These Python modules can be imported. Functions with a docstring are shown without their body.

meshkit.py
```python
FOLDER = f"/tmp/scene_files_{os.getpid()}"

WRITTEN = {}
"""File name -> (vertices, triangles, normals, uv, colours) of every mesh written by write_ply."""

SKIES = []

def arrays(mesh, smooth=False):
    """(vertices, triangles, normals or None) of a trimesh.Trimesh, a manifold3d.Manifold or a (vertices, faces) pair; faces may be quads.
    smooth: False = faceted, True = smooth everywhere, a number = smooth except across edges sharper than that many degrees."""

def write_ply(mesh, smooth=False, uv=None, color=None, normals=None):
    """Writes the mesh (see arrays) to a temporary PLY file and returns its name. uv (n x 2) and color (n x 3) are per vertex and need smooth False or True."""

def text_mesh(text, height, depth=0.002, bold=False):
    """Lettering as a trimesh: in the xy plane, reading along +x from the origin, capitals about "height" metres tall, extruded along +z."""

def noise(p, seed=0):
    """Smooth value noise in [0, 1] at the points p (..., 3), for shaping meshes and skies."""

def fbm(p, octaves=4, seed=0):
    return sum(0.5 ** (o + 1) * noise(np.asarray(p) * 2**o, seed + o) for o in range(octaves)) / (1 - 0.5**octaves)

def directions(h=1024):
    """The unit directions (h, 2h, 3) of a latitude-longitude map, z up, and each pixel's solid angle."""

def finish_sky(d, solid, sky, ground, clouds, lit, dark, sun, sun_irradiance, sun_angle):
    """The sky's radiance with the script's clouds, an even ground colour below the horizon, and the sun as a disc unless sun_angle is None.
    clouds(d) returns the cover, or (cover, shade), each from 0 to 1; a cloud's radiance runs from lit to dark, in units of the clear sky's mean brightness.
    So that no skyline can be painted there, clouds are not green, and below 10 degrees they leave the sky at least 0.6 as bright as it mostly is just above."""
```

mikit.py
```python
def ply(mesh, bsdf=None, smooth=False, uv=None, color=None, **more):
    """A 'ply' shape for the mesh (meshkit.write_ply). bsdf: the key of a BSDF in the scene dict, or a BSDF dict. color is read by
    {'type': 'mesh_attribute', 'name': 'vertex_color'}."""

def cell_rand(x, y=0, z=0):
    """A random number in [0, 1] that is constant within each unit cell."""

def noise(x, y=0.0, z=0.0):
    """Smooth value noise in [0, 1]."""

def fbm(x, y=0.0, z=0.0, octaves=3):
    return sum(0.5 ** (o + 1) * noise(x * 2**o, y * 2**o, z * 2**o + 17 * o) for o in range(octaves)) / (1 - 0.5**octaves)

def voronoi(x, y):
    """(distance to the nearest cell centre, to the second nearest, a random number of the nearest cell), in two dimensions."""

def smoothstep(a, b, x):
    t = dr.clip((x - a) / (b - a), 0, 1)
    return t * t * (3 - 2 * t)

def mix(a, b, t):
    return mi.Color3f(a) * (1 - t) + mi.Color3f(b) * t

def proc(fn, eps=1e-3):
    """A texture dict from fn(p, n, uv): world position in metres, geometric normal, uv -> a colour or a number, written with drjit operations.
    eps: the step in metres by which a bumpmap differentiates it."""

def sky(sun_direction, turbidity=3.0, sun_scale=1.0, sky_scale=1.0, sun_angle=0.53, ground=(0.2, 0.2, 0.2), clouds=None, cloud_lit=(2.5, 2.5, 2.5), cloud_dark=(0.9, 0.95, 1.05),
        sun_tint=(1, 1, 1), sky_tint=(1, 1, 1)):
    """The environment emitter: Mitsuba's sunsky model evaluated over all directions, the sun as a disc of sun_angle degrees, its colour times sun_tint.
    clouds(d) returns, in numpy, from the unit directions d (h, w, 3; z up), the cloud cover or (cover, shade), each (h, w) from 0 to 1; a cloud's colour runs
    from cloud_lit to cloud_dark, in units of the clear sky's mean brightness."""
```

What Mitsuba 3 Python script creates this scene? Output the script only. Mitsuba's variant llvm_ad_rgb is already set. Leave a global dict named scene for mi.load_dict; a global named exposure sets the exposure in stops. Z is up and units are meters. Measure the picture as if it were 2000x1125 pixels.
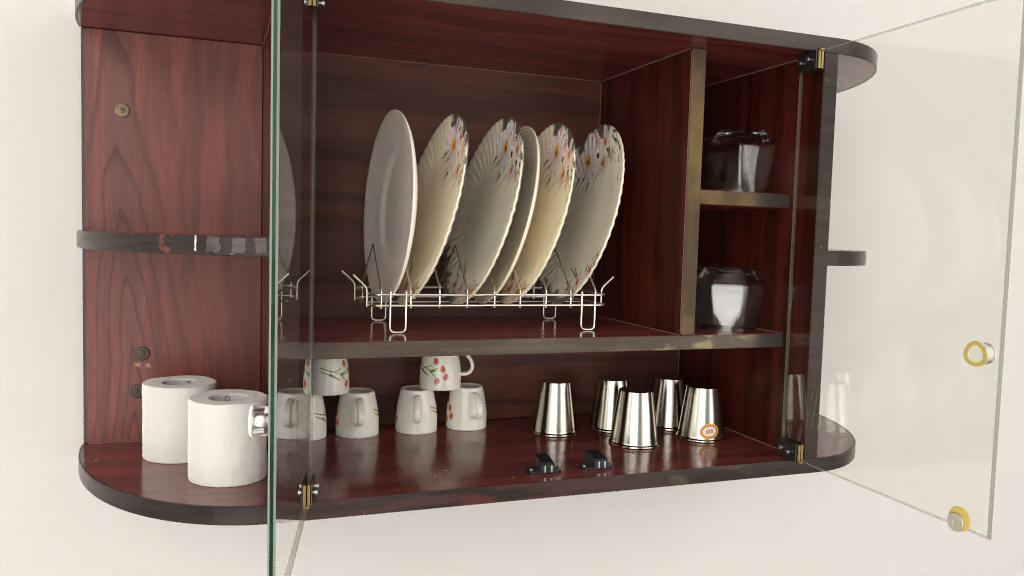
import math, random
import numpy as np
import trimesh
import drjit as dr
import mitsuba as mi
import mikit, meshkit
from mikit import noise, fbm, smoothstep, mix, proc
from shapely.geometry import Polygon, LineString, box as sbox
T = mi.ScalarTransform4f
rng = np.random.default_rng(7)
PI = math.pi

# ------------------------------------------------------------------ camera, light, exposure
exposure = 0.12
CAM = np.array([0.1634, -1.2063, 0.2989]); YAW, PITCH, ROLL, FPX = 0.35595, -0.06596, 0.02786, 1576.73
_f = np.array([math.sin(YAW)*math.cos(PITCH), math.cos(YAW)*math.cos(PITCH), math.sin(PITCH)])
_r = np.array([math.cos(YAW), -math.sin(YAW), 0.0]); _u = np.cross(_r, _f)
_up = -math.sin(ROLL)*_r + math.cos(ROLL)*_u
scene, labels = {}, {}
scene['camera'] = {'type': 'perspective', 'fov': 2*math.degrees(math.atan(1000/FPX)), 'fov_axis': 'x', 'near_clip': 0.02, 'far_clip': 60.0,
                   'to_world': T().look_at(origin=CAM.tolist(), target=(CAM+_f).tolist(), up=_up.tolist())}

def lamp(key, cx, cy, cz, w, h, rad, look):
    scene[key] = {'type': 'rectangle', 'to_world': T().look_at(origin=[cx, cy, cz], target=look, up=[0, 0, 1]) @ T().scale([w/2, h/2, 1]),
                  'emitter': {'type': 'area', 'radiance': {'type': 'rgb', 'value': rad}}, 'bsdf': {'type': 'diffuse', 'reflectance': {'type': 'rgb', 'value': 0.6}}}
    labels[key] = {'kind': 'structure', 'label': 'bright window behind the camera'}
lamp('daylight_window', -2.24, -1.22, 0.60, 1.45, 3.0, [1.20, 1.23, 1.19], [0.5, 0, 0.60])
lamp('daylight_window_001', -0.86, -2.67, 0.45, 1.80, 3.1, [3.25, 3.15, 2.96], [0.5, 0, 0.45])
lamp('daylight_window_002', 2.26, -2.43, 0.80, 2.20, 2.9, [2.10, 2.04, 1.96], [0.5, 0, 0.80])
scene['room_light'] = {'type': 'constant', 'radiance': {'type': 'rgb', 'value': [0.42, 0.405, 0.385]}}

# ------------------------------------------------------------------ helpers
def add(key, mesh, bsdf, smooth=False, label=None, **kw):
    base, k, n = key, key, 0
    while k in scene:
        n += 1; k = f'{base}_{n:03d}'
    scene[k] = mikit.ply(mesh, bsdf, smooth=smooth, **kw)
    if label: labels[k] = {'label': label}
    return k
NAMES = set()
def thing(name, label, cat, group=None):
    k, n = name, 0
    while k in NAMES:
        n += 1; k = f'{name}_{n:03d}'
    NAMES.add(k)
    labels[k] = {'label': label, 'category': cat}
    if group: labels[k]['group'] = group
    return k
def M(v, f): return trimesh.Trimesh(np.asarray(v, float), np.asarray(f, int), process=False)
def cat(*ms): return trimesh.util.concatenate(list(ms))
def move(m, M4=None, t=None):
    m = m.copy()
    if M4 is not None: m.apply_transform(M4)
    if t is not None: m.apply_translation(t)
    return m
def frame(origin, ex, ey, ez):
    A = np.eye(4); A[:3, 0], A[:3, 1], A[:3, 2], A[:3, 3] = ex, ey, ez, origin
    return A
def rotz(a): return trimesh.transformations.rotation_matrix(a, [0, 0, 1])
def rbox(x0, x1, y0, y1, z0, z1, c=0.0008):
    P = []
    for x, sx in ((x0, 1), (x1, -1)):
        for y, sy in ((y0, 1), (y1, -1)):
            for z, sz in ((z0, 1), (z1, -1)):
                P += [(x+sx*c, y+sy*c, z), (x+sx*c, y, z+sz*c), (x, y+sy*c, z+sz*c)]
    return trimesh.convex.convex_hull(np.array(P))
def grid_faces(nr, nc, wrap):
    i, j = np.meshgrid(np.arange(nr-1), np.arange(nc if wrap else nc-1), indexing='ij')
    a, b = i*nc+j, i*nc+(j+1) % nc
    c, d = (i+1)*nc+(j+1) % nc, (i+1)*nc+j
    return np.vstack([np.stack([a, b, c], -1).reshape(-1, 3), np.stack([a, c, d], -1).reshape(-1, 3)])
def lathe(prof, n=64, warp=None):
    """closed profile list of (r, z), traversed upward on the outside; r=0 ends are poles"""
    prof = np.asarray(prof, float); th = np.arange(n)*2*PI/n
    R, Z = prof[:, 0][:, None], prof[:, 1][:, None]
    X, Y = R*np.cos(th), R*np.sin(th)
    return M(np.stack([X, Y, np.broadcast_to(Z, X.shape)], -1).reshape(-1, 3), grid_faces(len(prof), n, True))
def spline(P, n=8, closed=False):
    P = np.asarray(P, float); out = []
    m = len(P); seg = m if closed else m-1
    for i in range(seg):
        if closed: p0, p1, p2, p3 = P[(i-1) % m], P[i], P[(i+1) % m], P[(i+2) % m]
        else: p0, p1, p2, p3 = P[max(i-1, 0)], P[i], P[i+1], P[min(i+2, m-1)]
        for t in np.arange(n)/n:
            out.append(0.5*((2*p1)+(p2-p0)*t+(2*p0-5*p1+4*p2-p3)*t*t+(3*p1-p0-3*p2+p3)*t**3))
    if not closed: out.append(P[-1])
    return np.array(out)
def bend(P, rad, n=5):
    """polyline with its corners rounded"""
    P = [np.asarray(p, float) for p in P]; out = [P[0]]
    for a, b, c in zip(P, P[1:], P[2:]):
        u, w = a-b, c-b; lu, lw = np.linalg.norm(u), np.linalg.norm(w)
        d = min(rad, lu*.45, lw*.45); s, e = b+u/lu*d, b+w/lw*d
        for t in np.linspace(0, 1, n): out.append((1-t)**2*s+2*t*(1-t)*b+t*t*e)
    out.append(P[-1]); return np.array(out)
def tube(P, r, sides=8, closed=False, ry=None):
    P = np.asarray(P, float); n = len(P)
    t = (np.roll(P, -1, 0)-np.roll(P, 1, 0)) if closed else np.gradient(P, axis=0)
    t /= np.linalg.norm(t, axis=1, keepdims=True)+1e-12
    a = np.cross(t[0], [0, 0, 1.0] if abs(t[0][2]) < .9 else [0, 1.0, 0]); a /= np.linalg.norm(a)
    A = []
    for k in range(n):
        a = a-t[k]*(a@t[k]); a /= np.linalg.norm(a); A.append(a)
    A = np.array(A); B = np.cross(t, A); th = np.arange(sides)*2*PI/sides
    rx = np.broadcast_to(r, (n,))[:, None, None]; rb = np.broadcast_to(r if ry is None else ry, (n,))[:, None, None]
    v = P[:, None]+rx*np.cos(th)[None, :, None]*A[:, None]+rb*np.sin(th)[None, :, None]*B[:, None]
    v = v.reshape(-1, 3); f = grid_faces(n, sides, True)
    if closed:
        j = np.arange(sides); b = (n-1)*sides
        f = np.vstack([f, np.stack([b+j, b+(j+1) % sides, (j+1) % sides], 1), np.stack([b+j, (j+1) % sides, j], 1)])
    else:
        v = np.vstack([v, P[:1], P[-1:]]); j = np.arange(sides); b = (n-1)*sides
        f = np.vstack([f, np.stack([(j+1) % sides, j, j*0+n*sides], 1), np.stack([b+j, b+(j+1) % sides, j*0+n*sides+1], 1)])
    m = M(v, f)
    if m.volume < 0: m.invert()
    return m
def extrude(poly, z0, z1):
    m = trimesh.creation.extrude_polygon(poly, z1-z0, engine='earcut'); m.apply_translation([0, 0, z0]); return m
def band(path, z0, z1, th=0.0016, c=0.0006):
    """edge strip along an open path in xy, outside on the right of its direction"""
    path = np.asarray(path, float); t = np.gradient(path, axis=0); t /= np.linalg.norm(t, axis=1, keepdims=True)
    nrm = np.stack([t[:, 1], -t[:, 0]], 1)
    sec = [(0, z0-.0004), (th-c, z0-.0004), (th, z0+c), (th, z1-c), (th-c, z1+.0004), (0, z1+.0004), (-.0012, z1+.0004), (-.0012, z0-.0004)]
    v = np.array([[*(p+nn*o), z] for p, nn in zip(path, nrm) for o, z in sec]); k = len(sec)
    f = grid_faces(len(path), k, True)
    e = len(path)-1
    f = np.vstack([f, [[0, i, i+1] for i in range(1, k-1)], [[e*k, e*k+i+1, e*k+i] for i in range(1, k-1)]])
    m = M(v, f)
    if m.volume < 0: m.invert()
    return m

# ------------------------------------------------------------------ materials
def rgb(*c): return {'type': 'rgb', 'value': list(c)}
def principled(base, rough, **kw): return {'type': 'twosided', 'bsdf': {'type': 'principled', 'base_color': base if isinstance(base, dict) else rgb(*base), 'roughness': rough, **kw}}
def bumped(b, fn, scale, eps=4e-4): return {'type': 'twosided', 'bsdf': {'type': 'bumpmap', 'arbitrary': proc(fn, eps), 'scale': scale, 'bsdf': b['bsdf']}}

def grain(a, b, s, seed):
    """dark pore streaks: a = along the grain, b = across, in metres"""
    w = fbm(a*9+seed, b*26, seed*1.7, 3)
    broad = fbm(a*3.0+seed, b*64+w*2.2, 3.1, 4)
    fine = noise(a*22+seed, b*620+w*9, 1.3)
    pore = smoothstep(.74, .92, noise(a*60, b*1500, seed+2.0))
    return broad, fine, pore, w
def woodmix(light, mid, dark, broad, fine, pore):
    c = mix(mid, light, smoothstep(.30, .68, broad))
    c = c*(0.80+0.34*fine)
    return mix(c, dark, pore*.38+smoothstep(.60, .30, broad)*.15)

def wood_left(p, n, uv):       # crown-cut veneer standing upright with arched figure
    x, z = p.x, p.z
    w = fbm(x*7+3, z*5, 2.0, 3)-.5
    xc = .050+.010*dr.sin(z*9+1)+w*.012
    dx = dr.sqrt(dr.square(x-xc)+1.6e-5)
    ph = dx*132*dr.exp(-dx*6)+(z+w*.03)*12.5*dr.exp(-dx*20)+w*1.9+fbm(x*60, z*6, 5.0, 2)*.45
    fr = ph-dr.floor(ph)
    line = smoothstep(.60, .93, fr)*smoothstep(1.0, .95, fr)
    broad, fine, pore, w2 = grain(z, x, 1, 4.0)
    c = woodmix((.215, .062, .049), (.162, .049, .041), (.056, .024, .022), broad, fine, pore)
    c = mix(c, (.062, .020, .022), line*.85*(.30+.70*dr.exp(-dx*26)))
    core = smoothstep(.024, .010, dx)*smoothstep(.85, .30, fr)
    c = mix(c, (.120, .050, .048), core*.5)
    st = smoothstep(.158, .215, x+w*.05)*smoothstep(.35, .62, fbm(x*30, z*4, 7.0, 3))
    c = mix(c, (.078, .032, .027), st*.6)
    sc = dr.sqrt(dr.square((x-.0735)/.022)+dr.square((z-.106+.4*(x-.0735)*dr.abs(x-.0735)*40)/.0032))
    c = mix(c, (.42, .23, .13), smoothstep(1.15, .5, sc)*smoothstep(.35, .6, noise(x*260, z*260, 3.0))*.8)
    edge = smoothstep(.0065, .003, x)
    return mix(c, (.045, .032, .030), edge*.85)
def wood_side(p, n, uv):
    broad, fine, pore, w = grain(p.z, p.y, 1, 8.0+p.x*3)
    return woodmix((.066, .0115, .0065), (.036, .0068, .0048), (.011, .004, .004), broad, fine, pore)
def wood_back(p, n, uv):
    broad, fine, pore, w = grain(p.x, p.z, 1, 2.0)
    c = woodmix((.108, .038, .025), (.074, .025, .018), (.020, .008, .006), broad, fine, pore)
    return c
def wood_flat(p, n, uv):
    broad, fine, pore, w = grain(p.x, p.y, 1, 6.0+p.z)
    c = woodmix((.150, .033, .030), (.108, .024, .024), (.034, .011, .012), broad, fine, pore)
    sp = mi.Float(0)
    for (a, b, r) in ((.4225, -.2552, .0016), (.4309, -.2486, .0013), (.4394, -.2418, .0020), (.0260, -.0882, .0016), (.612, -.262, .0011), (.701, -.232, .0010), (.512, -.292, .0013), (.366, -.301, .0010), (.78, -.288, .0012), (.285, -.27, .0009), (.66, -.30, .0009)):
        sp = dr.maximum(sp, smoothstep(1.2, .7, dr.sqrt(dr.square(p.x-a)+dr.square((p.y-b)*1.4))/r))
    return mix(c, (.72, .62, .58), sp*smoothstep(.02, .0, dr.abs(p.z)))
def edge_black(p, n, uv):
    x, y, z = p.x, p.y, p.z
    run = x+y*.6+z*.2
    f1 = fbm(run*10, z*110+y*12, 1.0, 3); f2 = noise(run*90, y*90, z*240); f3 = fbm(x*6, y*6+z*4, 4.0, 2)
    c = mix((.030, .022, .021), (.052, .038, .034), smoothstep(.3, .72, f1*.5+f3*.5))*(.90+.20*f2)
    top = smoothstep(.50, .56, z)
    c = mix(c, (.098, .078, .064), top*.6*smoothstep(.25, .6, f3))
    low = smoothstep(.01, -.003, z)
    red = smoothstep(.46, .66, fbm(x*22+2, z*60, 7.0, 3))
    c = mix(c, (.170, .034, .028), red*.38*smoothstep(.40, .455, x)*smoothstep(.545, .49, x)*low)
    c = mix(c, (.085, .036, .034), .5*smoothstep(.40, .62, f1)*smoothstep(.22, .3, x)*smoothstep(.75, .55, x)*low)
    yel = smoothstep(.50, .72, fbm(x*26, z*60, 11.0, 3))*smoothstep(.66, .76, x)*smoothstep(.86, .80, x)*low
    c = mix(c, (.150, .120, .066), yel*.4)
    # half shelf on the left: pale label remains, a scratch, red wear
    mid = smoothstep(.024, .021, dr.abs(z-.2787))*smoothstep(.2285, .227, x)
    ragged = (noise(x*420, z*420, 2.0)-.5)*.0026
    st = mi.Float(0)
    for a, b in ((.1567, .1705), (.182, .1958), (.2046, .2170)):
        st = dr.maximum(st, smoothstep(0, .0009, x-a+ragged)*smoothstep(0, .0009, b-x+ragged)*smoothstep(.0085, .0072, dr.abs(z-.2800)+ragged))
    c = mix(c, (.205, .165, .160), mid*st*(.24+.25*f2))
    c = mix(c, (.75, .70, .66), mid*smoothstep(.0012, .0006, dr.abs(x-.1463+ragged*.4))*smoothstep(.272, .274, z))
    rd = smoothstep(.40, .55, fbm(x*210, z*190, 3.0, 2))*smoothstep(.108, .113, x)*smoothstep(.124, .118, x)
    c = mix(c, (.33, .080, .072), mid*rd*.38)
    return mix(c, (.34, .28, .25), smoothstep(.93, .98, noise(x*170, y*170, z*170))*.5)
def edge_mid(p, n, uv):
    x, z = p.x, p.z
    f1 = fbm(x*11, z*90, 1.0, 3); f2 = noise(x*200, 0, z*300); f3 = fbm(x*26, z*55, 6.0, 4)
    c = mix((.070, .052, .042), (.100, .076, .060), smoothstep(.3, .7, f1))*(.93+.14*f2)
    wr = smoothstep(.42, .62, f3)*smoothstep(.66, .74, x)*smoothstep(.915, .865, x)
    c = mix(c, (.265, .220, .112), wr*.88)
    c = mix(c, (.034, .030, .029), smoothstep(.875, .895, x)*.8)
    return c
def edge_brass(p, n, uv):
    x, z = p.x, p.z
    f1 = fbm(x*24, z*9+x*3, 5.0, 3); f2 = noise(x*160, 0, z*120)
    c = mix((.066, .043, .024), (.128, .080, .034), smoothstep(.3, .65, f1))*(.92+.16*f2)
    c = mix(c, (.160, .104, .042), smoothstep(.50, .72, fbm(x*40, z*22, 8.0, 2))*.5)
    return mix(c, (.036, .031, .029), smoothstep(.868, .892, x+f1*.01)*.85)
def wall_fn(p, n, uv): return mix((.660, .632, .600), (.685, .660, .628), fbm(p.x*2.2, p.z*2.2, 1.0, 3))
def wall_bump(p, n, uv): return fbm(p.x*55, p.z*55, 2.0, 3)+.5*noise(p.x*9, p.z*9, 1.0)
def coat_bump(p, n, uv): return fbm(p.x*70, p.y*70, p.z*70, 2)
scene['mat_wall'] = bumped(principled(proc(wall_fn), .75, specular=.25), wall_bump, .0011, 1e-3)
for nm, fn, ro in (('wood_left', wood_left, .36), ('wood_side', wood_side, .30), ('wood_back', wood_back, .45), ('wood_flat', wood_flat, .17), ('edge_black', edge_black, .22), ('edge_mid', edge_mid, .34), ('edge_brass', edge_brass, .34)):
    scene['mat_'+nm] = bumped(principled(proc(fn), ro, specular={'wood_back': .22, 'wood_side': .30, 'wood_left': .30, 'edge_black': .11, 'edge_mid': .14, 'edge_brass': .10}.get(nm, .5)), coat_bump, .00022, 1e-3)
scene['mat_seam'] = principled((.22, .14, .12), .5)
scene['mat_pane'] = {'type': 'thindielectric', 'int_ior': 1.5, 'specular_transmittance': rgb(.962, .976, .940)}
def glass_edge_fn(p, n, uv): return mix((.005, .024, .018), (.026, .070, .047), smoothstep(.30, .75, fbm(p.z*26, p.y*8, 1.0, 3)*.55+.45*smoothstep(.05, .45, p.z)))
scene['mat_glass_edge'] = principled(proc(glass_edge_fn), .5, specular=.12)
scene['mat_glass_arris'] = principled((.24, .28, .225), .5, specular=.2)
scene['mat_glass_edge_thin'] = {'type': 'blendbsdf', 'weight': .12, 'a': {'type': 'thindielectric', 'int_ior': 1.5, 'specular_transmittance': rgb(.93, .95, .92)}, 'b': {'type': 'twosided', 'bsdf': {'type': 'principled', 'base_color': rgb(.30, .28, .23), 'roughness': .3}}}
scene['mat_glass_edge_pale'] = principled((.21, .21, .165), .25)
scene['mat_steel_wire'] = principled((.93, .89, .80), .36, metallic=1.0)
scene['mat_steel'] = {'type': 'roughconductor', 'material': 'Ag', 'alpha': .055, 'specular_reflectance': rgb(.58, .56, .525)}
scene['mat_silver'] = principled((.75, .75, .73), .22, metallic=1.0)
scene['mat_brass'] = principled((.27, .185, .075), .45, metallic=1.0)
scene['mat_black'] = principled((.012, .013, .014), .22, specular=.5)
scene['mat_rubber'] = principled((.015, .014, .013), .5)
def screw_fn(p, n, uv): return mix((.155, .100, .060), (.270, .190, .120), fbm(p.x*400, p.z*400, 1.0, 3))
def screw_dark_fn(p, n, uv): return mix((.050, .034, .028), (.105, .072, .058), fbm(p.x*300, p.z*300, 1.0, 3))
scene['mat_screw'] = principled(proc(screw_fn), .4, metallic=.35)
scene['mat_screw_dark'] = principled(proc(screw_dark_fn), .55)
def paper_bump(p, n, uv): return fbm(p.x*420, p.y*420, p.z*420, 2)+1.6*fbm(p.x*110, p.y*110, p.z*90, 2)
scene['mat_paper'] = bumped(principled((.70, .672, .64), .9, specular=.1), paper_bump, .0005, 3e-4)
scene['mat_core'] = principled((.56, .53, .55), .8, specular=.15)
scene['mat_ink'] = principled((.10, .09, .17), .7)
scene['mat_acrylic'] = {'type': 'dielectric', 'int_ior': 1.49}
scene['mat_knob_white'] = principled((.83, .80, .72), .3)
scene['mat_glue'] = principled((.60, .45, .11), .4, specular=.5)
scene['mat_strike'] = principled((.60, .56, .46), .38, metallic=.8)
scene['mat_porcelain'] = principled((.85, .82, .74), .10, specular=.55)
scene['mat_plain_plate'] = principled((.88, .80, .725), .14, specular=.5)
scene['mat_cream_plate'] = principled((.86, .78, .60), .12, specular=.5)
scene['mat_crystal'] = {'type': 'dielectric', 'int_ior': 1.56}
for nm, c in (('sticker_yellow', (.74, .47, .06)), ('sticker_orange', (.62, .17, .02)), ('sticker_cream', (.80, .70, .56)), ('sticker_print', (.42, .05, .12))):
    scene['mat_'+nm] = principled(c, .4)

# printed decoration
def seg(x, y, x0, y0, x1, y1, w0, w1=None, soft=.35):
    w1 = w0 if w1 is None else w1
    vx, vy = x1-x0, y1-y0
    t = dr.clip(((x-x0)*vx+(y-y0)*vy)/(vx*vx+vy*vy), 0, 1)
    d = dr.sqrt(dr.square(x-x0-t*vx)+dr.square(y-y0-t*vy))
    w = w0+(w1-w0)*t
    return smoothstep(w*(1+soft), w*(1-soft), d)
def blob(x, y, cx, cy, rx, ry, rot=0.0, soft=.25):
    c, s = math.cos(rot), math.sin(rot)
    u, w = ((x-cx)*c+(y-cy)*s)/rx, (-(x-cx)*s+(y-cy)*c)/ry
    return smoothstep(1+soft, 1-soft, dr.sqrt(u*u+w*w))
def daisy(c, x, y, cx, cy, R, npet, ph, petal, shade, eye, erx=.22):
    dx, dy = x-cx, y-cy
    r = dr.sqrt(dx*dx+dy*dy)/R
    th = dr.atan2(dy, dx)
    a = dr.abs(dr.cos(th*npet/2+ph))
    reach = .80+.20*dr.cos(th*3+ph*2)
    m = smoothstep(.14, .32, a)*smoothstep(reach+.04, reach-.06, r)
    m = dr.maximum(m, smoothstep(.36, .28, r))
    col = mix(shade, petal, smoothstep(.3, .8, a)*smoothstep(.1, .75, r))
    c = c*(1-m)+col*m
    e = blob(x, y, cx, cy, R*erx, R*erx*1.15)
    return mix(c, mix(eye, (.35, .10, .01), blob(x, y, cx+R*.03, cy-R*.06, R*erx*.55, R*erx*.5)), e)
def plate_fn(p, n, uv):
    x, y = uv.x, uv.y
    base = mi.Color3f(.88, .81, .64)
    G1, G2, DK = (.045, .050, .025), (.20, .22, .08), (.030, .030, .026)
    c = base
    # dark spray behind the flowers at the rim
    rr = dr.sqrt(x*x+y*y); an = dr.atan2(x, y)
    nz = fbm(x*9+3, y*9, 1.0, 3)-.5
    dk = smoothstep(.80, .88, rr+nz*.20)*smoothstep(.55, .40, dr.abs(an-.02)+nz*.3)
    c = mix(c, DK, dk*.93)
    dk2 = smoothstep(.86, .92, rr+nz*.22)*smoothstep(2.50, 2.68, dr.abs(an-.25)+nz*.2)
    c = mix(c, (.055, .055, .045), dk2*.85)
    for q in ((-.19, .57, -.26, .46, .022, .008), (.02, .56, -.09, .40, .020, .007), (.27, .60, .19, .50, .030, .012), (-.08, .40, -.13, .31, .018, .006), (-.34, .55, -.43, .44, .018, .008), (.76, .56, .74, .36, .016, .006), (.42, .68, .40, .54, .024, .008), (.55, .80, .72, .74, .020, .008), (.52, .76, .66, .62, .016, .006), (.60, .70, .76, .58, .014, .006), (.80, .30, .75, .16, .012, .005), (-.05, .50, -.16, .34, .014, .006)):
        c = mix(c, G1, seg(x, y, *q)*.9)
    for q in ((.30, .50, .26, .30, .010, .004), (.12, .48, .02, .28, .010, .004), (-.26, .52, -.40, .34, .012, .005), (.56, .62, .66, .40, .012, .005), (.64, .74, .82, .44, .010, .006), (-.12, .50, -.30, .26, .010, .004)):
        c = mix(c, G2, seg(x, y, *q)*.7)
    # lower spray
    for q in ((.30, -.84, .02, -.60, .016, .008), (.34, -.84, -.10, -.58, .012, .006), (.10, -.88, -.16, -.68, .018, .008), (.42, -.80, .36, -.58, .014, .006), (.60, -.70, .74, -.52, .014, .006), (.22, -.90, -.02, -.80, .028, .014), (.50, -.74, .50, -.56, .012, .005), (.66, -.64, .80, -.46, .012, .005)):
        c = mix(c, G1, seg(x, y, *q)*.85)
    PK, PS = (.80, .66, .60), (.58, .40, .34)
    c = daisy(c, x, y, .25, -.79, .15, 15, .3, PK, PS, (.48, .22, .10))
    c = daisy(c, x, y, .54, -.70, .16, 15, 1.1, PK, PS, (.45, .17, .06))
    c = mix(c, (.55, .26, .12), blob(x, y, .66, -.62, .055, .11, .6)*.6)
    c = daisy(c, x, y, .02, -.84, .12, 13, .8, PK, PS, (.40, .16, .08))
    # upper flowers
    c = daisy(c, x, y, .24, .56, .16, 11, .2, (.80, .66, .57), (.64, .44, .34), (.50, .16, .04))
    c = daisy(c, x, y, .30, .78, .17, 11, .9, (.82, .70, .64), (.66, .46, .40), (.55, .20, .06))
    c = daisy(c, x, y, .06, .84, .15, 11, .5, (.82, .72, .68), (.66, .48, .44), (.50, .18, .07))
    c = mix(c, (.52, .20, .05), blob(x, y, .50, .56, .06, .08)*.7)
    c = mix(c, DK, blob(x, y, .10, .68, .030, .034)+blob(x, y, .36, .66, .022, .03))
    c = daisy(c, x, y, -.16, .69, .31, 13, 1.4, (.84, .76, .76), (.68, .54, .54), (.72, .36, .02), .20)
    return c
scene['mat_daisy_plate'] = principled(proc(plate_fn), .11, specular=.55)
def cup_fn(p, n, uv):
    th = uv.x*360.0; h = uv.y     # degrees round from the handle, height as it stands upside down
    th = th-360*dr.floor(th/360)
    s = dr.select(th < 178, th-45, th-186)/60.0     # two sprays; about one unit = 33 mm
    y = h*1.95
    c = mi.Color3f(.85, .83, .75)
    G1, G2, G3 = (.075, .095, .022), (.24, .33, .05), (.44, .47, .18)
    R1, R2 = (.60, .16, .095), (.46, .075, .04)
    for q in ((.00, 1.18, .95, .92, .026, .034), (.03, 1.02, .85, .70, .022, .030)): c = mix(c, G3, seg(s, y, *q))
    c = mix(c, G1, seg(s, y, .0, 1.20, .62, 1.01, .016, .012)*.8); c = mix(c, G1, seg(s, y, .04, 1.04, .50, .88, .015, .010)*.8)
    for q in ((.62, 1.01, 1.02, 1.16, .034, .012), (.98, .86, 1.36, 1.05, .05, .012), (.98, .86, 1.34, .92, .045, .010)): c = mix(c, G2, seg(s, y, *q))
    for q in ((.46, .90, .90, .62, .050, .012), (.98, .86, 1.16, .92, .040, .015), (1.00, .84, 1.24, .58, .028, .012), (.62, 1.01, .9, 1.09, .018, .008)): c = mix(c, G1, seg(s, y, *q)*.9)
    for cx, cy, rot in ((1.22, 1.33, .3), (1.56, .98, .1), (1.70, .62, -.4), (1.30, .44, -.2)):
        c = mix(c, (.76, .50, .40), blob(s, y, cx, cy, .165, .185, rot, .3)*.75)
        c = mix(c, R1, blob(s, y, cx, cy, .115, .15, rot, .2))
        c = mix(c, R2, blob(s, y, cx+.02, cy+.03, .045, .10, rot, .5)*.7)
    return c
scene['mat_cup'] = principled(proc(cup_fn), .10, specular=.55)

# ------------------------------------------------------------------ wall and cabinet
D, H, TH = .3172, .5546, .0198
XA, XB, XC, XDv, XE, XF, XEND = .2293, .2509, .7625, .7833, .9321, .9536, 1.1660
DM, ZM, ZS, ZHALF = .2601, .1682, .3672, .2885
YB = .010
add('wall', rbox(-3.4, 4.4, .0165, .20, -2.2, 2.8), 'mat_wall'); labels['wall'] = {'kind': 'structure', 'label': 'plain cream painted wall'}

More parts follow.
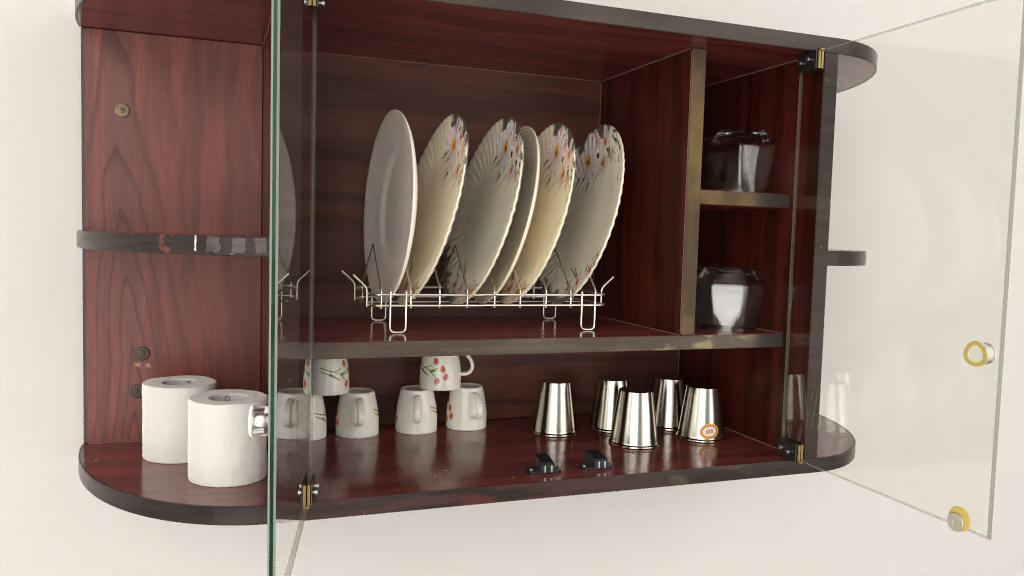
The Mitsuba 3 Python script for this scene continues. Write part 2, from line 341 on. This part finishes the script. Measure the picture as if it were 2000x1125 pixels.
CAB = thing('wall_cabinet', 'dark red wooden wall cabinet with rounded open ends and glass doors', 'cabinet')
def ell(cx, a, b, t0, t1, n=40):
    t = np.linspace(t0, t1, n); return np.stack([cx+a*np.cos(t), -b*np.sin(t)], 1)
left_arc = ell(XA, XA, D, PI, PI/2); right_arc = ell(XF, XEND-XF, D, PI/2, 0)
full = np.vstack([left_arc, np.stack([np.linspace(XA, XF, 60)[1:-1], np.full(58, -D)], 1), right_arc])
poly = Polygon(np.vstack([full, [[XEND, .0160], [0, .0160]]]))
for nm, z0 in (('bottom_board', -TH), ('top_board', H)):
    k = add(CAB+'__'+nm, extrude(poly, z0, z0+TH), 'mat_wood_flat')
    add(k+'__edge_band', band(full, z0, z0+TH), 'mat_edge_black')
labels[CAB+'__bottom_board'] = {'label': 'glossy dark red bottom board with a chipped black front edge'}
for nm, arc, cx in (('left', left_arc, XA), ('right', right_arc, XF)):
    pl = Polygon(np.vstack([arc, [[cx, -.002]]]) if nm == 'left' else np.vstack([[[cx, -.002]], arc]))
    k = add(CAB+'__half_shelf', extrude(pl, ZHALF-TH, ZHALF), 'mat_wood_flat', label='rounded half shelf at the open left end' if nm == 'left' else 'rounded half shelf at the right end behind the glass')
    add(k+'__edge_band', band(arc, ZHALF-TH, ZHALF), 'mat_edge_black')
e = .0006
def panel(nm, x0, x1, y0, y1, z0, z1, mat, band_mat=None, label=None):
    k = add(CAB+'__'+nm, rbox(x0, x1, y0, y1, z0, z1), mat, label=label)
    if band_mat:
        m = rbox(x0-.0003, x1+.0003, y0-.0016, y0-.0002, z0+.0002, z1-.0002, .0005)
        add(k+'__edge_band', m, band_mat)
    return k
panel('side_panel', XA, XB, -D, YB, e, H-e, 'mat_wood_side', 'mat_edge_black')
panel('side_panel', XE, XF, -D, YB, e, H-e, 'mat_wood_side', 'mat_edge_black')
panel('back_panel', e, XA-e, 0, .0158, e, H-e, 'mat_wood_left', label='upright grained back panel of the open left end')
panel('back_panel', XF+e, XEND-e, 0, .0158, e, H-e, 'mat_wood_left')
panel('back_panel', XB+e, XE-e, YB, .0158, e, H-e, 'mat_wood_back')
panel('shelf', XB+e, XE-e, -DM, YB-e, ZM-TH, ZM, 'mat_wood_flat', 'mat_edge_mid', 'long middle shelf with worn khaki front edge')
panel('divider', XC, XDv, -DM, YB-e, ZM+e, H-e, 'mat_wood_side', 'mat_edge_brass', 'upright divider with worn brown front edge')
panel('shelf', XDv+e, XE-e, -DM, YB-e, ZS-TH, ZS, 'mat_wood_flat', 'mat_edge_brass', 'short upper shelf at the right with golden brown edge')
# thin pale glue lines where boards meet
def seam(P, r=.0006): add(CAB+'__glue_line', tube(P, r, 6), 'mat_seam')
seam([(XC-.0004, YB-.002, H-.0006), (XC-.0004, -DM+.004, H-.0006)]); seam([(XE-.0004, YB-.01, .0006), (XE-.0004, -.285, .0006)])
seam([(XE-.0004, YB-.01, H-.0006), (XE-.0004, -.285, H-.0006)]); seam([(XE-.0004, YB-.01, ZM+.0004), (XE-.0004, -DM, ZM+.0004)], .0005)
seam([(XA-.0004, -.001, H-.0006), (XA-.0004, -.25, H-.0006)], .0005); seam([(XB+.01, YB-.0006, H-.0006), (XC-.003, YB-.0006, H-.0006)], .0005)
seam([(XC-.0006, YB-.0006, H-.005), (XC-.0006, YB-.0006, ZM+.1)], .0005); seam([(XC-.0004, YB-.02, ZM+.0004), (XC-.0004, -DM+.002, ZM+.0004)], .0005)
seam([(.006, -.0006, .0005), (.11, -.0006, .0005)], .0005); seam([(XC-.0003, -DM+.001, ZM+.004), (XC-.0003, -DM+.001, H-.004)], .0005)
# wall screws
def wall_screw(x, z, dark):
    k = add(CAB+'__wall_screw', move(lathe([(0, 0), (.0095, 0), (.0098, .0008), (.0086, .0022), (.0068, .0026), (.0064, .0016), (0, .0016)], 40), frame([x, -.0001, z], [1, 0, 0], [0, 0, 1], [0, -1, 0])), 'mat_screw_dark' if dark else 'mat_screw', 35,
            label='dark screw with washer on the open left end' if dark else 'brown screw with washer on the open left end')
    hd = cat(move(lathe([(0, .0016), (.0046, .0016), (.0044, .0032), (.0030, .0040), (0, .0041)], 28), frame([x-.0006, 0, z+.0004], [1, 0, 0], [0, 0, 1], [0, -1, 0])))
    add(k+'__head', hd, 'mat_screw_dark' if dark else 'mat_screw', 35)
    cr = cat(*[move(rbox(-.0026, .0026, -.0005, .0005, .0036, .0043, .0001), frame([x-.0006, 0, z+.0004], [c, 0, s], [-s, 0, c], [0, -1, 0])) for c, s in ((math.cos(.5), math.sin(.5)), (-math.sin(.5), math.cos(.5)))])
    add(k+'__cross_slot', cr, 'mat_rubber')
wall_screw(.0495, .4502, False); wall_screw(.0735, .1220, True); wall_screw(.0658, .0696, True)

# ------------------------------------------------------------------ glass doors
GT = .0058
def door(p_hinge, p_free, label, side, edge_mat, knob, arris):
    """a pane hung between p_hinge and p_free (plan points); side = +1 if its outer face is on the right of hinge->free"""
    NAMES_ = CAB+'__glass_door'; k = NAMES_; n = 0
    while k in labels: n += 1; k = f'{NAMES_}_{n:03d}'
    labels[k] = {'label': label}
    a, b = np.array(p_hinge), np.array(p_free); L = np.linalg.norm(b-a); u = (b-a)/L
    o = np.array([u[1], -u[0]])*side
    ex, ey, ez = np.array([*u, 0]), np.array([0, 0, 1.0]), np.array([*o, 0])
    if np.dot(np.cross(ex, ey), ez) < 0: pass
    F = frame([a[0], a[1], 0], ex, ey, ez)
    z0, z1 = .003, H-.003
    h = GT/2; c = .0016
    add(k+'__pane', move(M([[.0006, z0+.0006, 0], [L-.0006, z0+.0006, 0], [L-.0006, z1-.0006, 0], [.0006, z1-.0006, 0]], [[0, 1, 2], [0, 2, 3]]), F), 'mat_pane')
    def strip(d0, w0, d1, w1, sides=(0, 1, 2, 3)):   # ring of quads round the pane between inset d0 at w0 and inset d1 at w1
        v, f = [], []
        for d, w in ((d0, w0), (d1, w1)):
            v += [[d, z0+d, w], [L-d, z0+d, w], [L-d, z1-d, w], [d, z1-d, w]]
        for i in sides:
            j = (i+1) % 4; f += [[i, j, 4+j], [i, 4+j, 4+i]]
        return v, f
    def mesh(parts):
        ms = [M(v, f) for v, f in parts]
        for m in ms: m.remove_unreferenced_vertices()
        return move(cat(*ms), F)
    for sd in (1, 0, 2, 3):
        add(k+'__polished_edge', mesh([strip(0, -h+c, 0, h-c, (sd,))]), edge_mat if sd == 1 else 'mat_glass_edge_thin', label='green polished free edge' if sd == 1 and edge_mat == 'mat_glass_edge' else None)
        for q in (-1, 1): add(k+'__bevel', mesh([strip(0, q*(h-c), c, q*h, (sd,))]), arris if sd == 1 else 'mat_glass_edge_thin')
    # pivot clips at both hinge corners
    for zc, sg in ((z0, 1), (z1, -1)):
        q = k+'__hinge'; m = 0
        while q in labels: m += 1; q = f'{k}__hinge_{m:03d}'
        labels[q] = {'label': 'black and brass pivot clip at the '+('lower' if sg > 0 else 'upper')+' hinge corner'}
        hh = .0235
        zz = (zc-.002, zc+hh) if sg > 0 else (zc-hh, zc+.002)
        outer = [rbox(-.0008, .0375, zz[0], zz[1], s*(h+.0010)-(.0022 if s < 0 else 0), s*(h+.0010)+(.0022 if s > 0 else 0), .0006) for s in (1, -1)]
        add(q+'_plate', move(cat(*outer), F), 'mat_black')
        br = [rbox(-.0004, .0392, zz[0]+.0004, zz[1]-.0016, s*h-(.0009 if s < 0 else -.0001), s*h+(.0009 if s > 0 else -.0001), .0002) for s in (1, -1)]
        br += [rbox(.0392, .0402, zz[0]+.0004, zz[1]-.0016, *((-h-.0009, -.0007) if s < 0 else (.0007, h+.0009)), .0002) for s in (1, -1)]; br.append(rbox(-.004, .042, (zc-.0028 if sg > 0 else zc+.0004), (zc-.0004 if sg > 0 else zc+.0028), -h-.0006, h+.0006, .0002))
        add(q+'_leaf', move(cat(*br), F), 'mat_brass')
        for dx in (.0085, .0240):
            for s in (1, -1):
                sc = lathe([(0, .0045), (.0026, .0045), (.0030, .0036), (.0030, .0024), (.0018, .0022), (.0018, 0), (0, 0)][::-1], 20)
                add(q+'_screw', move(sc, F @ frame([dx, zc+sg*(.0115 if dx < .01 else .0095), s*(h+.0030)], [1, 0, 0], [0, s, 0], [0, 0, s])), 'mat_silver', 30)
    # knob near the free edge, glued on the outer face
    kx, kz = knob
    K = F @ frame([kx, kz, 0], [1, 0, 0], [0, 1, 0], [0, 0, 1])
    gl = lathe([(.0092, h+.0016), (.0092, h+.0002), (.0128, h+.0002), (.0134, h+.0007), (.0122, h+.0016), (.0092, h+.0016)], 40)
    gl.vertices[:, 0] *= 1.06; gl.vertices[:, 0] += -.0012*np.sin(np.arctan2(gl.vertices[:, 1], gl.vertices[:, 0])*2)
    add(k+'__glue_patch', move(gl, K), 'mat_glue', 30)
    s0, s1 = h+.0018, h+.0165
    add(k+'__knob', move(lathe([(0, s0), (.0104, s0), (.0108, s0+.0006), (.0112, s1-.0012), (.0100, s1), (.0082, s1), (.0072, s1-.0010), (.0068, s0+.0050), (0, s0+.0046)], 48), K), 'mat_acrylic', 40)
    add(k+'__knob_stem', move(lathe([(0, s0+.0054), (.0042, s0+.0054), (.0046, s0+.0062), (.0044, s1-.0042), (.0028, s1-.0030), (0, s1-.0030)], 6), K), 'mat_knob_white')
    add(k+'__knob_base', move(lathe([(0, s0-.0003), (.0106, s0-.0003), (.0106, s0-.0001), (0, s0-.0001)], 40), K), 'mat_knob_white')
    add(k+'__knob_rim', move(lathe([(.0086, s1+.0001), (.0113, s1-.0008), (.0116, s1-.0016), (.0118, s1-.0008), (.0112, s1+.0006), (.0086, s1+.0006), (.0086, s1+.0001)], 44), K), 'mat_knob_collar', 30)
    return k, F, L, h
scene['mat_knob_collar'] = {'type': 'twosided', 'bsdf': {'type': 'principled', 'base_color': rgb(.86, .84, .78), 'roughness': .2, 'specular': .5}}
t = math.radians(11.0); pm = np.array([.2575, -.3417]); dd = np.array([-math.sin(t), -math.cos(t)])
DL = door(pm-dd*.045, pm+dd*.285, 'left glass door swung open towards the viewer, seen almost edge-on', 1, 'mat_glass_edge', (.045+.250, .155), 'mat_glass_arris')
DR = door((.9135, -.2935), (.9055, -.6255), 'right glass door swung open with a knob and a metal disc', -1, 'mat_glass_edge_pale', (.2975, .1885), 'mat_glass_edge_pale')
k, F, L, h = DR
mg = lathe([(0, 0), (.0098, 0), (.0102, .0004), (.0102, .0013), (.0096, .0018), (.0034, .0018), (.0030, .0012), (.0014, .0012), (0, .0012)], 44)
add(k+'__strike_disc', move(mg, F @ frame([.2945, .0088, -h-.0016], [1, 0, 0], [0, -1, 0], [0, 0, -1])), 'mat_strike', 30, label='round metal strike disc near the lower corner')
gp = lathe([(0, 0), (.0124, 0), (.0130, .0005), (.0118, .0013), (0, .0013)], 36); gp.vertices[:, 0] *= 1.05
add(k+'__strike_glue', move(gp, F @ frame([.2975, .0130, -h-.0002], [1, 0, 0], [0, -1, 0], [0, 0, -1])), 'mat_glue', 30)

# magnetic catches screwed to the bottom board
for i, x in enumerate((.5585, .6315)):
    k = CAB+'__door_catch'+('' if i == 0 else '_001'); labels[k] = {'label': ('left' if i == 0 else 'right')+' of the two black magnetic catches on the bottom board'}
    A = rotz(.06 if i else -.03); A[:3, 3] = [x, -.2775, .0005]
    base = Polygon(LineString([(-.013, 0), (.013, 0)]).buffer(.0105).exterior.coords)
    base = base.difference(LineString([(-.0185, 0), (-.0150, 0)]).buffer(.0022)).difference(LineString([(.0150, 0), (.0185, 0)]).buffer(.0022))
    add(k+'__base', move(extrude(base, 0, .0030), A), 'mat_black')
    body = trimesh.convex.convex_hull(np.array([(-.0095, -.0150, .003), (.0095, -.0150, .003), (-.0095, .0150, .003), (.0095, .0150, .003), (-.0095, -.0150, .0115), (.0095, -.0150, .0115), (-.0088, -.0120, .0142), (.0088, -.0120, .0142), (-.0085, .0120, .0195), (.0085, .0120, .0195), (-.0085, .0150, .0180), (.0085, .0150, .0180)]))
    add(k+'__body', move(body, A), 'mat_black')
    for s in (-1, 1):
        add(k+'__pole_plate', move(rbox(s*.0044-.0009, s*.0044+.0009, -.0170, -.0149, .0030, .0118, .0002), A), 'mat_silver')
        add(k+'__screw', move(lathe([(0, .0018), (.0034, .0018), (.0032, .0036), (.0020, .0044), (0, .0045)], 20), A @ frame([s*.0168, .0, 0], [1, 0, 0], [0, 1, 0], [0, 0, 1])), 'mat_silver' if s < 0 else 'mat_black', 30)

# ------------------------------------------------------------------ dish rack
RK = thing('dish_rack', 'chrome wire dish rack standing on the middle shelf', 'dish rack')
XR0, XR1, YF, YK, ZU, ZL = .3535, .6855, -.1885, -.0470, .2178, .2036
WR = .00155
for z, nm in ((ZU, 'upper_rail'), (ZL, 'lower_rail')):
    loop = bend([(.5, YF, z), (XR1, YF, z), (XR1, YK, z), (XR0, YK, z), (XR0, YF, z), (.4999, YF, z)], .014, 7)
    add(RK+'__'+nm, tube(loop, WR, 8), 'mat_steel_wire', True)
DIV = [.3652, .4036, .442, .480, .518, .555, .593, .630, .668]
YM = -.1255
for x in DIV:
    P = bend([(x, YF+.0018, ZL-.0030), (x, YF+.0018, .2245), (x, YM, .2825), (x, YK-.0018, .2245), (x, YK-.0018, ZL-.0030)], .0055, 6)
    add(RK+'__divider_wire', tube(P, .00132, 8), 'mat_steel_wire', True)
for y, s in ((YF+.0004, -1), (YK-.0004, 1)):
    for xc in (.3863, .6555) if s < 0 else (.3895, .6590):
        w = .0102; yy = y+s*.0024
        P = bend([(xc-w, yy, ZU+.0045), (xc-w, yy, ZM+.0014), (xc+w, yy, ZM+.0014), (xc+w, yy, ZU+.0045)], .0065, 6)
        add(RK+'__leg', tube(P, .00152, 8), 'mat_steel_wire', True)
for s, X in ((-1, XR0), (1, XR1)):
    for y in (-.1640, -.0680):
        xo = X+s*.0026
        P = bend([(xo, y, ZL-.0030), (xo+s*.0003, y, .2255), (xo+s*.0185, y-.0005, .2420)], .006, 6)
        add(RK+'__end_prong', tube(P, .00145, 8), 'mat_steel_wire', True)
for y in (-.150, -.1020):
    add(RK+'__base_wire', tube([(XR0, y, ZL-.0026), (XR1, y, ZL-.0026)], .0011, 8), 'mat_steel_wire', True)

# ------------------------------------------------------------------ plates
def plate_mesh(R, kind):
    n = 224; th = np.arange(n)*2*PI/n
    if kind == 'daisy':
        ds = .758
        rr = np.array([0, .12, .3, .45, .55, .62, .68, .74, .80, .86, .91, .95, .98, 1.0])
        dp = np.array([.0178, .0178, .0176, .0172, .0164, .0152, .0137, .0118, .0096, .0071, .0049, .0030, .0014, 0])
    else:
        ds = .873 if kind == 'plain' else .778
        rr = np.array([0, .12, .3, .45, .52, .555, .58, .605, .635, .67, .74, .82, .9, .96, .985, 1.0])
        dp = np.array([.0212, .0212, .0212, .0210, .0206, .0198, .0184, .0168, .0150, .0138, .0120, .0094, .0056, .0024, .0010, 0])
    dp = dp*ds
    thick = np.interp(rr, [0, .5, .8, .97, 1], [.0040, .0042, .0044, .0040, .0020])
    fl = np.zeros_like(rr)
    if kind == 'daisy': fl = np.interp(rr, [0, .6, .74, .92, 1], [0, 0, .0011, .0011, .0006])
    wave = np.abs(np.sin(th*27))**.8*2-1
    def ring(sgn):
        rad = rr[:, None]*R*(1+(0.0028 if kind == 'daisy' else 0)*wave[None]*np.interp(rr, [0, .85, 1], [0, 0, 1])[:, None])
        z = -dp[:, None]+fl[:, None]*wave[None] - (thick[:, None] if sgn < 0 else 0)
        if sgn < 0: z = z-np.interp(rr, [0, .50, .515, .54, .555, 1], [0, 0, .0022, .0022, 0, 0])[:, None]
        return np.stack([rad*np.cos(th), rad*np.sin(th), z], -1)
    a, b = ring(1), ring(-1)[::-1]
    v = np.concatenate([a, b]).reshape(-1, 3)
    uv = v[:, :2]/R
    k = len(rr)*n; uv = uv.copy(); uv[k+n:] += [7, 7]
    return M(v, grid_faces(2*len(rr), n, True)), uv
PLATES = [  # x, y, z, azimuth, lean, radius, kind
    (.3811, -.1253, .3315, .0492, .0433, .1287, 'plain'), (.4355, -.1277, .3310, .0233, .260, .1341, 'daisy'), (.5112, -.1292, .3306, .0008, .255, .1352, 'daisy'),
    (.5446, -.1277, .3263, -.0553, .225, .1283, 'cream'), (.5873, -.1277, .3301, -.0258, .265, .1338, 'daisy'), (.6625, -.1286, .3314, -.0599, .2480, .1346, 'daisy')]
PLAB = ['plain off-white dinner plate with wide rim, leftmost in the rack', 'fluted plate with daisies, second from the left in the rack', 'fluted daisy plate just left of the plain cream plate', 'plain cream dinner plate between two fluted daisy plates',
        'fluted daisy plate just right of the plain cream plate', 'rightmost fluted daisy plate in the rack, whole face showing']
for (x, y, z, a, b, R, kind), lab in zip(PLATES, PLAB):
    nrm = np.array([-math.cos(a)*math.cos(b), -math.sin(a)*math.cos(b), math.sin(b)])
    ev = np.array([math.sin(a), -math.cos(a), 0.0]); w = np.cross(nrm, ev)
    m, uv = plate_mesh(R, kind)
    if w[2] < 0: w = -w; 
    A = frame([x, y, z], ev, w, nrm)
    if np.linalg.det(A[:3, :3]) < 0: A[:3, 1] *= -1; uv = uv*[1, -1]
    m = move(m, A)
    q = math.radians({1: 24, 2: 20, 4: 22}.get(PLATES.index((x, y, z, a, b, R, kind)), -12))
    uv = uv @ np.array([[math.cos(q), math.sin(q)], [-math.sin(q), math.cos(q)]])
    k = thing('dinner_plate', lab, 'plate', 'plates standing in the dish rack')
    if kind == 'daisy': scene[k] = mikit.ply(m, 'mat_daisy_plate', smooth=True, uv=uv)
    else: scene[k] = mikit.ply(m, 'mat_plain_plate' if kind == 'plain' else 'mat_cream_plate', smooth=True)

# ------------------------------------------------------------------ tea cups, all upside down
def cup(x, y, z, face, lab):
    """face: direction (radians in plan) of the handle"""
    k = thing('tea_cup', lab, 'cup', 'upturned tea cups on the bottom board')
    hgt = .0640
    outer = spline([(.0300, .0), (.0311, .0012), (.0313, .010), (.0312, .020), (.0303, .032), (.0282, .044), (.0262, .053), (.0246, .0605)], 5)
    prof = [*outer.tolist(), (.0241, .0630), (.0232, .0640), (.0216, .0640), (.0208, .0630), (.0204, .0618), (0, .0616)]
    inner = [(0, .0570), (.018, .0568), (.0215, .0555), (.0236, .050), (.0258, .042), (.0278, .030), (.0288, .018), (.0290, .004), (.0294, .0004)]
    P = np.array(inner[::-1][::-1]+[(.0300, .0)]+prof[1:])
    n = 72; th = np.arange(n+1)*2*PI/n
    X = P[:, 0][:, None]*np.cos(th+face); Y = P[:, 0][:, None]*np.sin(th+face)
    v = np.stack([X+x, Y+y, np.broadcast_to(P[:, 1][:, None], X.shape)+z], -1).reshape(-1, 3)
    ni = len(inner)
    U = np.broadcast_to(th/(2*PI), X.shape); V = np.broadcast_to(np.where(np.arange(len(P)) < ni, 3.0, P[:, 1]/hgt)[:, None], X.shape)
    ii = np.arange(len(P)); V = np.where((ii >= ni+len(outer))[:, None], 3.0, V)
    m = M(v, grid_faces(len(P), n+1, False))
    scene[k+'__body'] = mikit.ply(m, 'mat_cup', smooth=True, uv=np.stack([U.ravel(), V.ravel()], 1))
    hp = spline([(.0262, .0560), (.0340, .0548), (.0420, .0480), (.0474, .0392), (.0480, .0300), (.0432, .0232), (.0360, .0212), (.0296, .0214)], 6)
    c, s = math.cos(face), math.sin(face)
    P3 = np.stack([hp[:, 0]*c+x, hp[:, 0]*s+y, hp[:, 1]+z], 1)
    add(k+'__handle', tube(P3, .0056, 12, ry=.0029), 'mat_porcelain', True)
def toward(x, y, off): return math.atan2(CAM[1]-y, CAM[0]-x)+off
CUPS = [(.2880, -.0280, .0003, -.30, 'upturned white tea cup behind the edge of the left glass door'), (.3640, -.0290, .0003, .10, 'upturned tea cup under the right half of the left stacked cup'),
        (.4530, -.0280, .0003, .02, 'upturned tea cup right of the gap, under the left side of the right stacked cup'), (.5330, -.0250, .0003, .42, 'upturned tea cup at the right end of the cups, beside the steel tumblers')]
for x, y, z, off, lab in CUPS: cup(x, y, z, toward(x, y, off), lab)
cup(.3195, -.0300, .0646, toward(.3165, -.03, 2.70), 'upturned tulip tea cup stacked on the two left cups')
cup(.4885, -.0300, .0646, toward(.4885, -.03, 1.52), 'upturned tulip tea cup with its handle to the right, stacked on the two right cups')

# ------------------------------------------------------------------ steel tumblers, upside down
def tumbler(x, y, lab, rot=0.0, sticker=None, sc=1.0):
    k = thing('steel_tumbler', lab, 'tumbler', 'upturned steel tumblers on the bottom board')
    h = .0790
    prof = [(.0322, .0032), (.0330, .0006), (.0352, .0), (.0362, .0010), (.0360, .0024), (.0346, .0034), (.0338, .0046), (.0334, .0070), (.0290, .0400), (.0250, .0690), (.0240, .0766), (.0237, .0782), (.0230, .0788), (.0200, .0790), (.0100, .0792), (0, .0792)]
    inner = [(0, .0758), (.0192, .0758), (.0232, .0750), (.0282, .0400), (.0322, .0080)]
    m = lathe(inner+prof, 96)
    m.vertices[:, :2] *= sc
    m.apply_translation([x, y, .0003]); add(k+'__body', m, 'mat_steel', 32)
    if sticker is not None:
        ang, zc = sticker
        def wrap(P2, lift):   # flat (s, t) metres onto the cone
            P2 = np.asarray(P2, float); zz = zc+P2[:, 1]; r = np.interp(zz, [.007, .069], [.0334, .0250])*sc+lift
            th = ang+P2[:, 0]/.0305
            return np.stack([x+r*np.cos(th), y+r*np.sin(th), zz+.0003], 1)
        def oval(a0, a1, b0, b1, lift, rot=.22):
            tt = np.arange(48)*2*PI/48; V = []
            for f in np.linspace(0, 1, 5):
                q = np.stack([(a0+(a1-a0)*f)*np.cos(tt), (b0+(b1-b0)*f)*np.sin(tt)], 1)
                q = q @ np.array([[math.cos(rot), math.sin(rot)], [-math.sin(rot), math.cos(rot)]])
                V.append(wrap(q, lift))
            return M(np.concatenate(V), grid_faces(5, 48, True))
        add(k+'__sticker', oval(.0002, .0140, .0002, .0112, .0003), 'mat_sticker_yellow', True, 'oval yellow and orange paper sticker near the rim')
        add(k+'__sticker_ring', oval(.0094, .0120, .0072, .0096, .00045), 'mat_sticker_orange', True)
        add(k+'__sticker_centre', oval(.0002, .0098, .0002, .0072, .0006), 'mat_sticker_cream', True)
        tm = meshkit.text_mesh('SKK', .0052, .0002, True)
        q = tm.vertices.copy(); q[:, 0] -= (q[:, 0].max()+q[:, 0].min())/2; q[:, 1] -= .0026; q[:, 0] *= .82; q[:, 0] += q[:, 1]*.35
        q2 = q[:, :2] @ np.array([[math.cos(.22), math.sin(.22)], [-math.sin(.22), math.cos(.22)]])
        W = wrap(q2, 0); nn = W-np.array([x, y, 0]); nn[:, 2] = 0; nn /= np.linalg.norm(nn, axis=1, keepdims=True)
        tm.vertices = W+nn*(.0008+q[:, 2:3]); add(k+'__sticker_print', tm, 'mat_sticker_print')
tumbler(.6540, -.0890, 'upturned steel tumbler nearest the tea cups, alone on the left')
tumbler(.7520, -.0880, 'steel tumbler partly hidden behind the left side of the front one')
tumbler(.7420, -.1800, 'upturned steel tumbler standing nearest the front edge', sc=1.03)
tumbler(.8485, -.0980, 'steel tumbler at the back, between the front one and the stickered one')
tumbler(.8600, -.1740, 'upturned steel tumbler with an oval yellow sticker', sticker=(toward(.86, -.174, .38), .0165), sc=1.03)

# ------------------------------------------------------------------ faceted glasses, upside down
def glass(x, y, z, rot, lab, sc=1.0, grp=None):
    k = thing('drinking_glass', lab, 'glass', 'upturned faceted glasses in the right niche')
    n = 240; th = np.arange(n)*2*PI/n
    ph = (th % (PI/3))-PI/6
    hexr = math.cos(PI/6)/np.cos(ph)
    kern = np.exp(-.5*(np.arange(-9, 10)*1.5/2.6)**2); kern /= kern.sum()
    hexr = sum(kw*np.roll(hexr, o) for kw, o in zip(kern, range(-9, 10)))           # 1 at corners, .866 at flats
    hexr = hexr*.985
    def ring(r, z, b): return np.stack([r*(1-b+b*hexr)*np.cos(th), r*(1-b+b*hexr)*np.sin(th), np.full(n, z)], -1)
    rings = [ring(.0398, .0012, 0), ring(.0402, 0, 0), ring(.0412, 0, 0), ring(.0420, .0012, .05), ring(.0440, .009, .35), ring(.0480, .026, .8), ring(.0522, .046, 1), ring(.0548, .0610, 1), ring(.0550, .0636, 1), ring(.0542, .0658, 1), ring(.0450, .0780, 1), ring(.0372, .0880, 1), ring(.0360, .0896, 1), ring(.0340, .0903, 1), ring(.0300, .0900, .6), ring(.0285, .0893, 0), ring(.0001, .0893, 0)]
    inn = [ring(.0001, .0790, 0), ring(.033, .0788, .8), ring(.0440, .0742, .95), ring(.0510, .0665, 1), ring(.0524, .0625, 1), ring(.0498, .0460, 1), ring(.0456, .0260, .8), ring(.0418, .0090, .3), ring(.0400, .0040, 0)]
    V = np.concatenate(inn+rings).reshape(-1, 3)*sc
    f = grid_faces(len(inn)+len(rings), n, True)
    m = M(V, f); m.apply_transform(rotz(rot)); m.apply_translation([x, y, z+.0006])
    scene[k] = mikit.ply(m, 'mat_crystal', smooth=34)
FACE = toward(.8826, -.1998, 0)
glass(.8800, -.1980, ZM, FACE+PI/6, 'front faceted glass standing upside down in the lower niche')
glass(.8965, -.1900, ZS, FACE, 'front faceted glass standing upside down on the short upper shelf', 1.03)
glass(.8735, -.0840, ZM, FACE+.2, 'rear faceted glass in the lower niche, half hidden by the divider')
glass(.8740, -.0740, ZS, FACE+.35, 'rear faceted glass on the short upper shelf, half hidden by the divider', 1.03)

# ------------------------------------------------------------------ toilet rolls
def roll(x, y, rot, lab, seed, text_at):
    k = thing('toilet_roll', lab, 'toilet roll', 'toilet rolls at the open left end')
    R, r, h = .0456, .0222, .0960
    n = 200; th = np.arange(n)*2*PI/n
    # outer layer ends in a loose flap
    lay = np.where(th < .55, (1-th/.55)*.0019, 0)
    zs = np.concatenate([[0, .0006, .0025], np.linspace(.006, h-.006, 26), [h-.0025, h-.0008, h]])
    V = []
    for z in zs:
        off = -.0006 if z in (0,) else (-.0008 if z == h else (-.0002 if z < .001 or z > h-.001 else 0))
        P = np.stack([np.cos(th)*3, np.sin(th)*3, np.full(n, z*60)], -1)
        nz = (meshkit.fbm(P, 4, seed)-.5)*.0016+(meshkit.fbm(P*[4, 4, .5], 3, seed+5)-.5)*.0005
        rad = R+off+nz+lay
        sag = .0014*np.cos(2*th+seed)
        zz = z+(meshkit.noise(np.stack([np.cos(th)*2.5, np.sin(th)*2.5, np.full(n, .3)], -1), seed+9)-.5)*.0022*(z > h/2)
        V.append(np.stack([(rad+sag)*np.cos(th), (rad+sag)*np.sin(th), zz], -1))
    for f in np.linspace(0, 1, 12)[1:]:
        rad = (R-.0016)*(1-f)+(r+.0006)*f
        P = np.stack([np.cos(th)*2.2, np.sin(th)*2.2, np.full(n, f*9)], -1)
        V.append(np.stack([rad*np.cos(th), rad*np.sin(th), h+(meshkit.fbm(P, 3, seed+3)-.5)*.0022*(1-f*.4)-.0006*f], -1))
    V.append(np.stack([(r+.0003)*np.cos(th), (r+.0003)*np.sin(th), np.full(n, h-.004)], -1)); V.append(np.stack([(r+.0003)*np.cos(th), (r+.0003)*np.sin(th), np.full(n, .001)], -1))
    m = M(np.concatenate(V), grid_faces(len(V), n, True)); m.apply_transform(rotz(rot)); m.apply_translation([x, y, .0004])
    add(k+'__paper', m, 'mat_paper', 40)
    c = lathe([(r-.0008, .001), (r, .001), (r, h-.0022), (r-.0008, h-.0022), (r-.0008, .001)], 64); c.apply_translation([x, y, .0004])
    add(k+'__core', c, 'mat_core', 30, label='grey cardboard core with dark blue print')
    add(k+'__core_floor', move(lathe([(0, .0008), (r-.0009, .0008)], 32), t=[x, y, .0004]), 'mat_core')
    for txt, ang, drop in text_at:
        tm = meshkit.text_mesh(txt, .0062, .0001, True); q = tm.vertices.copy(); q[:, 0] -= q[:, 0].max()
        a = toward(x, y, PI+ang)+(q[:, 1]-.003)/(r-.001); rr = r-.00095-q[:, 2]
        tm.vertices = np.stack([x+rr*np.cos(a), y+rr*np.sin(a), h-drop+q[:, 0]], 1); add(k+'__core_print', tm, 'mat_ink')
roll(.1815, -.1960, .4, 'toilet roll nearest the front, beside the left glass door', 3, [('WO', .05, .003)])
roll(.1240, -.0830, 1.3, 'toilet roll standing behind and left of the other one', 11, [('WO', 1.05, .003), ('M', -.55, .003)])
